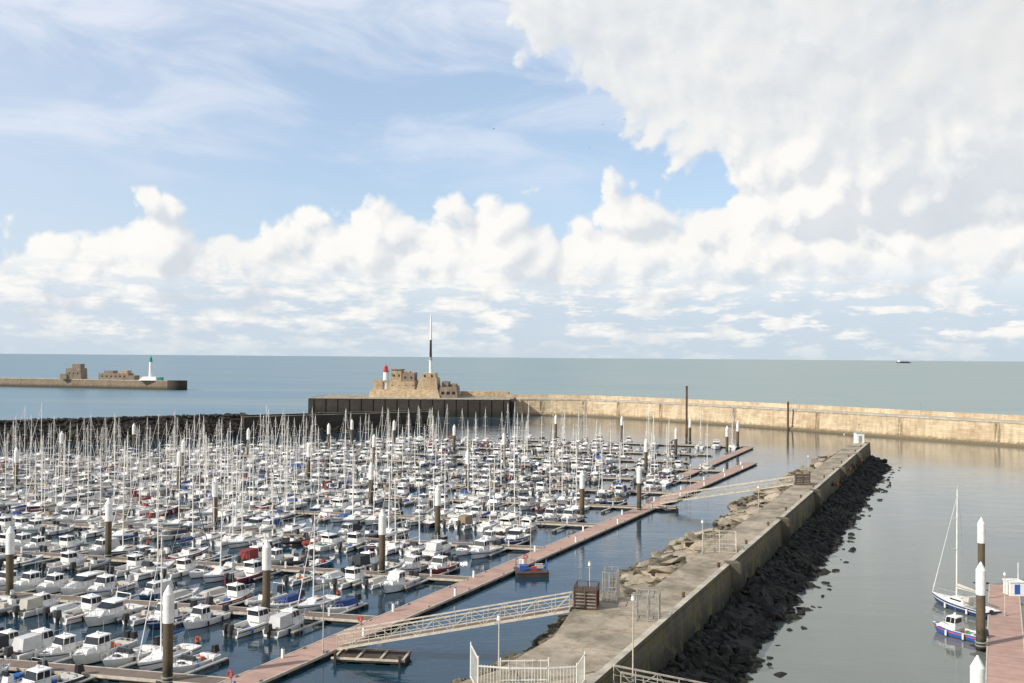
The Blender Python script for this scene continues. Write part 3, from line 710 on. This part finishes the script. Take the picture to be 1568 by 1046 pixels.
mb=MB(); mb.cyl((0,0,0),(0,0,1.2),2.0,'fort',1.8,n=16); mb.cyl((0,0,1.2),(0,0,9.2),1.5,'white',1.2,n=20); mb.cyl((0,0,9.2),(0,0,9.5),1.6,'red',n=20); mb.cyl((0,0,9.5),(0,0,11.2),.85,'red',n=12); mb.cyl((0,0,11.2),(0,0,12.3),1.0,'red',.15,n=12); mb.cyl((0,0,12.3),(0,0,13.2),.05,'red',n=5)
for i in range(12):
    t=i*math.pi/6; mb.cyl((1.5*math.cos(t),1.5*math.sin(t),9.5),(1.5*math.cos(t),1.5*math.sin(t),10.3),.04,'red',n=4)
mb.obj('red_lighthouse',(-58.6,464,10.6))
mb=MB(); mb.cyl((0,0,0),(0,0,6),.75,'white',.6,n=12); mb.cyl((0,0,6),(0,0,7.5),.7,'galv',n=12); mb.cyl((0,0,7.5),(0,0,15.5),.62,'black',.5,n=12); mb.cyl((0,0,15.5),(0,0,27),.5,'white',.33,n=10); mb.cyl((0,0,27),(0,0,28.5),.06,'white',n=5)
mb.beam((-1.5,0,6),(1.5,0,6),.2,.2,'white'); mb.beam((-.9,0,15.5),(.9,0,15.5),.15,.15,'white'); mb.obj('semaphore_mast',(-38,466,19.3))
# ------------------------------------------------------------------ left rock breakwater
A=Vector((-240,226,0)); B_=Vector((-30,374,0)); d=(B_-A).normalized(); nr=Vector((d.y,-d.x,0)); Lb=(B_-A).length
mb=MB(); N=60; prev=None
for i in range(N+1):
    p=A+d*(Lb*i/N)
    sec=[(2,-3),(-2.5,3.4+.5*jn(i,1)),(-4.5,5.6+.4*jn(i,2)),(-6,6.2),(-11,6.3),(-13,4),(-22,-3)]
    cur=[p+nr*o+Vector((0,0,z)) for o,z in sec]
    if prev:
        for j in range(len(sec)-1): mb.add([prev[j],prev[j+1],cur[j+1],cur[j]],[(0,1,2,3)],'rockm')
    prev=cur
mb.add(prev,[tuple(range(len(prev)))],'darkwall')
mb.obj('rock_breakwater')
lst=[]
for _ in range(3600):
    t=random.random()*Lb; u=random.random(); o=1.0-u*7; z=-.3+u*7.0; p=A+d*t+nr*o
    if t>Lb*.73 and u>.3 and random.random()<.85: continue
    lst.append((p.x,p.y,z,frac(.5,1.25)))
for _ in range(1100):
    t=random.random()*Lb*.73; p=A+d*t+nr*(-5-random.random()*4); lst.append((p.x,p.y,6.6,frac(.4,1.3)))
for _ in range(60):
    p=B_+nr*(1-random.random()*20)+d*random.random()*1; lst.append((p.x,p.y,random.uniform(-.3,.8),frac(.5,.9)))
rocks('breakwater_boulders',lst,'rockm')
mb=MB(); q0=A+d*(Lb*.72)
sweep(mb,[(q0.x,q0.y),(B_.x,B_.y)],[(-1.0,-2),(-1.3,6.3),(-2.2,6.35),(-2.2,6.9),(-2.9,6.9),(-3,6.4),(-11,6.4),(-12,-2)],['darkwall','path','darkwall','path','darkwall','path','darkwall'])
mb.obj('breakwater_quay')
# ------------------------------------------------------------------ far pier on the left
mb=MB()
sweep(mb,[(-620,850),(-415,806),(-330,779),(-255,755)],[(0,-3),(-.3,6.6),(0,6.62),(0,7.1),(-12,7.1),(-12.5,-3)],['farpier','farpier','concrete','path','farpier'])
mb.cyl((-256,762,-3),(-256,762,7.2),7.5,'darkwall',n=24)
mb.obj('far_pier')
mb=MB(); z=7.1
mb.box(-352,-339,784,796,z,z+8.5,'fort2',tb=1.4,tf=.5); mb.box(-347,-340.5,786,794,z+8.5,z+12,'fort2'); windows(mb,-350,-340,784,z+4,3,1,1.2); mb.box(-355,-350,783,795,z,z+4,'fort2')
mb.obj('far_bunker')
mb=MB(); mb.box(-322,-299,776,788,z,z+5,'fort2',ts=.4); mb.box(-318,-311,777,786,z+5,z+7,'fort2'); mb.box(-306,-300,777,786,z+5,z+7.2,'fort'); windows(mb,-321,-300,776.2,z+2,6,1.1,1.2); mb.box(-298.5,-293,773,784,z,z+3.4,'fort2'); mb.obj('far_pier_fort')
mb=MB(); mb.box(-8,6,-4,4,0,2.8,'white',tb=3,tf=1.0,ts=.6); mb.cyl((0,0,2.8),(0,0,14.5),1.4,'white',1.1,n=16); mb.cyl((0,0,14.5),(0,0,15),1.7,'green',n=16); mb.cyl((0,0,15),(0,0,17),1.0,'green',n=12); mb.cyl((0,0,17),(0,0,18.6),1.1,'green',.2,n=12); mb.cyl((0,0,18.6),(0,0,20),.1,'green',n=5)
mb.box(6.5,9,-3,3,0,2.5,'green'); mb.obj('green_lighthouse',(-277,764,z))
# ------------------------------------------------------------------ right basin
mb,T,bx,L=pontoon((31,62,0),(58.3,118,0),3.2,'planks')
mb.obj('visitor_pontoon')
mb=MB()
mb.box(-.8,.8,-.8,.8,0,1.5,'white'); mb.box(-.88,.88,-.88,.88,1.5,1.62,'white'); mb.cyl((.5,0,1.6),(.5,0,3.6),.05,'white',n=6); mb.box(-.3,.3,-.83,-.78,.2,1.3,'bluep'); mb.obj('utility_kiosk',(57.2,113.5,.5))
place(sail[2][1],'sailboat',(49.0,108.5,0),1.95)
mbq=pilothouse(L=5.0,B=2.0,H=.8); mbq.mats=[('bluep' if k=='hull' else 'orange' if k=='accent' else k) for k in mbq.mats]; mbq.obj('small_fishing_boat',(43.8,98.0,0),2.2)
lamp(51.5,104,.5,4.2)
place(motor[0][1],'fishing_boat',(63.5,118.5,0),1.1); place(motor[12][1],'motorboat',(61.8,108,0),1.1)
mb=MB(); mb.box(-60,60,-9,9,-3,9,'dark',tb=-4,tf=-8); mb.box(-50,-35,-8,8,9,26,'white')
for i in range(5): mb.box(-28+i*16,-16+i*16,-8,8,9,15,'rust' if i%2 else 'bluep')
mb.obj('cargo_ship',(3540,9000,0),.1)
# gulls
def gull(x,y,z,r):
    mb=MB(); mb.cyl((-.28,0,0),(.05,0,.02),.05,'galv',.09,n=7); mb.cyl((.05,0,.02),(.32,0,.05),.09,'white',.03,n=7); mb.cyl((.32,0,.05),(.4,0,.04),.02,'orange',.004,n=5)
    mb.add([(-.28,-.05,0),(-.28,.05,0),(-.5,.1,0),(-.5,-.1,0)],[(0,1,2,3)],'white')
    for sg in (-1,1):
        mb.add([(.12,sg*.06,.04),(-.1,sg*.06,.04),(-.08,sg*.42,.2),(.13,sg*.42,.2),(-.12,sg*.8,.1),(.0,sg*.82,.1)],[(0,1,2,3),(3,2,4,5)],'galv')
    mb.obj('seagull',(x,y,z),r)
for a in ((36,400,121,.5),(44,395,122,1.2),(33,430,118,2.5),(-6,300,96,.2)): gull(*a)
# ------------------------------------------------------------------ water
m,nt,b=newmat('sea_water'); geo=nt.nodes.new('ShaderNodeNewGeometry').outputs['Position']; x,y,z=xyz(nt,geo)
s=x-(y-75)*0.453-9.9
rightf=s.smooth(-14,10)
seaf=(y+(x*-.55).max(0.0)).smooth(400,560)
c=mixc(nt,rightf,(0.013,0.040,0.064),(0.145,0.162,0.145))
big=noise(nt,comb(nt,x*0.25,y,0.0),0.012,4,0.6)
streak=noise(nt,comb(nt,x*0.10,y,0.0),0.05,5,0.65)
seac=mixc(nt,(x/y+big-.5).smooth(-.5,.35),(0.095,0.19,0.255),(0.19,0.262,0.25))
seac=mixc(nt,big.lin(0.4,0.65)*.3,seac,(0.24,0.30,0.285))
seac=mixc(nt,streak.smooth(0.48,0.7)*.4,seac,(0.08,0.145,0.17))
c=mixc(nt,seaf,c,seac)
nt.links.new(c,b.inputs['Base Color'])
b.inputs['IOR'].default_value=1.33
rr=seaf*0.28+0.06; nt.links.new(rr.s,b.inputs['Roughness'])
w1=noise(nt,comb(nt,x*.55,y*1.1,0.0),1.3,3,.55); w2=noise(nt,comb(nt,x*.5,y,3.0),.25,2,.5); w3=noise(nt,comb(nt,x*.35,y,7.0),.07,2,.5)
calm=noise(nt,comb(nt,x*.6,y,0.0),.02,3,.5).lin(.4,.62,.4,1.2)
h=(w1*0.16+w2*.40)*calm+w3*1.4*seaf
addbump(nt,b,h,.55,.35)
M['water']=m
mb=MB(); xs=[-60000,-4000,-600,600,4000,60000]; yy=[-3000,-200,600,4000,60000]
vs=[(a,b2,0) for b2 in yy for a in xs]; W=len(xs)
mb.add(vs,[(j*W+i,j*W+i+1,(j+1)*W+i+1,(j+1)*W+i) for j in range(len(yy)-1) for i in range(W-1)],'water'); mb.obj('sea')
# ------------------------------------------------------------------ sky
w=bpy.data.worlds.new('World'); scene.world=w; w.use_nodes=True; nt=w.node_tree; bg=nt.nodes['Background']
SUN_EL=R(33); sd=Vector((-0.88,-0.47,0)).normalized()
az=math.atan2(sd.x,sd.y)
sky=nt.nodes.new('ShaderNodeTexSky'); sky.sky_type='NISHITA'; sky.sun_disc=False; sky.sun_elevation=SUN_EL; sky.sun_rotation=az
sky.air_density=1.0; sky.dust_density=0.6; sky.ozone_density=2.0
tc=nt.nodes.new('ShaderNodeTexCoord').outputs['Generated']; x,y,z=xyz(nt,tc)
AZ=x.atan2(y); EL=z.min(1.0).max(-1.0).asin()
mp=lambda a:(a+.7)/1.4
def curv(A_,pts): return (A_.lin(-.7,.7)).curve([(mp(a),v) for a,v in pts])
TOP=[(-.7,.13),(-.475,.120),(-.405,.128),(-.375,.15),(-.365,.163),(-.337,.162),(-.318,.135),(-.27,.134),(-.222,.140),(-.165,.154),(-.133,.158),(-.094,.149),(-.081,.163),(-.042,.172),(.0105,.172),(.043,.150),(.076,.160),(.096,.182),(.134,.166),(.160,.150),(.198,.162),(.25,.19),(.32,.21),(.7,.21)]
MASS=[(-.7,.62),(-.2,.58),(-.08,.42),(-.029,.345),(.0105,.283),(.076,.250),(.115,.215),(.185,.182),(.223,.150),(.266,.09),(.30,.05),(.40,.04),(.7,.04)]
def dens_(A_,E_,det):
    v=comb(nt,A_,E_,0.0)
    n1=noise(nt,v,11,det,.57,dim='2D'); vv=comb(nt,A_+(n1-.5)*.06,E_+(n1-.5)*.05,.0)
    bl=voro(nt,vv,24,1.5 if det>6 else 1.0,.55,'SMOOTH_F1')
    Aw=A_+(n1-.5)*.05
    bank=curv(Aw,TOP)-E_; mass=(E_-curv(Aw,MASS))
    return bank.max(mass)+(n1-.5)*.09+(.42-bl)*.045+.010
D=dens_(AZ,EL,9); D2=dens_(AZ-.011,EL+.014,5)
kk=EL.smooth(.15,.24,27,8)
lit=((D-D2)*kk+.46).clamp()
low=noise(nt,comb(nt,AZ,EL*3.8),18,6,.62,dim='2D')
lowf=EL.smooth(.105,.045)
rt=AZ.smooth(-.15,.35)
hole=(low+.035-rt*.06).smooth(.44,.56)
cover=D.smooth(0.0,.020)*(1-lowf*(1-hole)*.8)
ci=noise(nt,comb(nt,AZ*1.0-EL*.6,EL*3.4+AZ*.35),5,7,.58,.4,dim='2D').smooth(.38,.72)
ce=EL.smooth(.9,.5)
veil=((ci*.55*EL.smooth(.13,.22)+EL.smooth(.27,.37)*.38+AZ.smooth(-.15,-.5)*.26+.06)*ce).min(.88)
skyc=mixc(nt,1.0,sky.outputs[0],(1.72,1.58,1.48),'MULTIPLY')
skyc=mixc(nt,EL.smooth(.9,.45)*.42,skyc,(5.4,7.2,9.8))
skyc=mixc(nt,EL.smooth(.15,.03)*.8,skyc,(5.3,6.5,7.9))
skyc=mixc(nt,veil,skyc,(7.9,8.4,9.4))
mott=noise(nt,comb(nt,AZ,EL),8,6,.62,dim='2D')
shade=(lit*.8+mott.lin(.3,.7)*.35).clamp()
cc=mixc(nt,shade,(6.6,7.1,7.7),(9.9,9.75,9.45))
cc=mixc(nt,(EL.smooth(.17,.32)*AZ.smooth(.08,.5)*mott.smooth(.3,.65)*.75).clamp(),cc,(7.8,7.75,7.6))
cc=mixc(nt,(EL.smooth(.10,.03)*low.smooth(.66,.46)*.7).clamp(),cc,(6.3,7.1,7.9))
fin=mixc(nt,(cover*ce.max(.25)).clamp(),skyc,cc)
fin=mixc(nt,EL.smooth(.032,.0)*.75,fin,(5.9,6.9,7.7))
nt.links.new(fin,bg.inputs[0]); bg.inputs[1].default_value=0.1
w.cycles.sampling_method='MANUAL'; w.cycles.sample_map_resolution=256
sl=bpy.data.lights.new('sun','SUN'); sl.energy=4.9; sl.angle=R(.5); sl.color=(1,.93,.82)
so=bpy.data.objects.new('sun',sl); scene.collection.objects.link(so)
dirv=Vector((sd.x*math.cos(SUN_EL),sd.y*math.cos(SUN_EL),math.sin(SUN_EL)))
so.rotation_euler=dirv.to_track_quat('Z','Y').to_euler()
cam=bpy.data.cameras.new('camera'); cam.lens=35; cam.sensor_width=36; cam.clip_end=200000; cam.clip_start=.5
co=bpy.data.objects.new('camera',cam); scene.collection.objects.link(co)
co.matrix_world=Matrix.Translation((0,0,27))@Matrix.Rotation(R(90)+24/1524,4,'X')@Matrix.Rotation(.00765,4,'Z'); scene.camera=co
scene.view_settings.view_transform='Standard'; scene.view_settings.look='None'; scene.view_settings.exposure=0
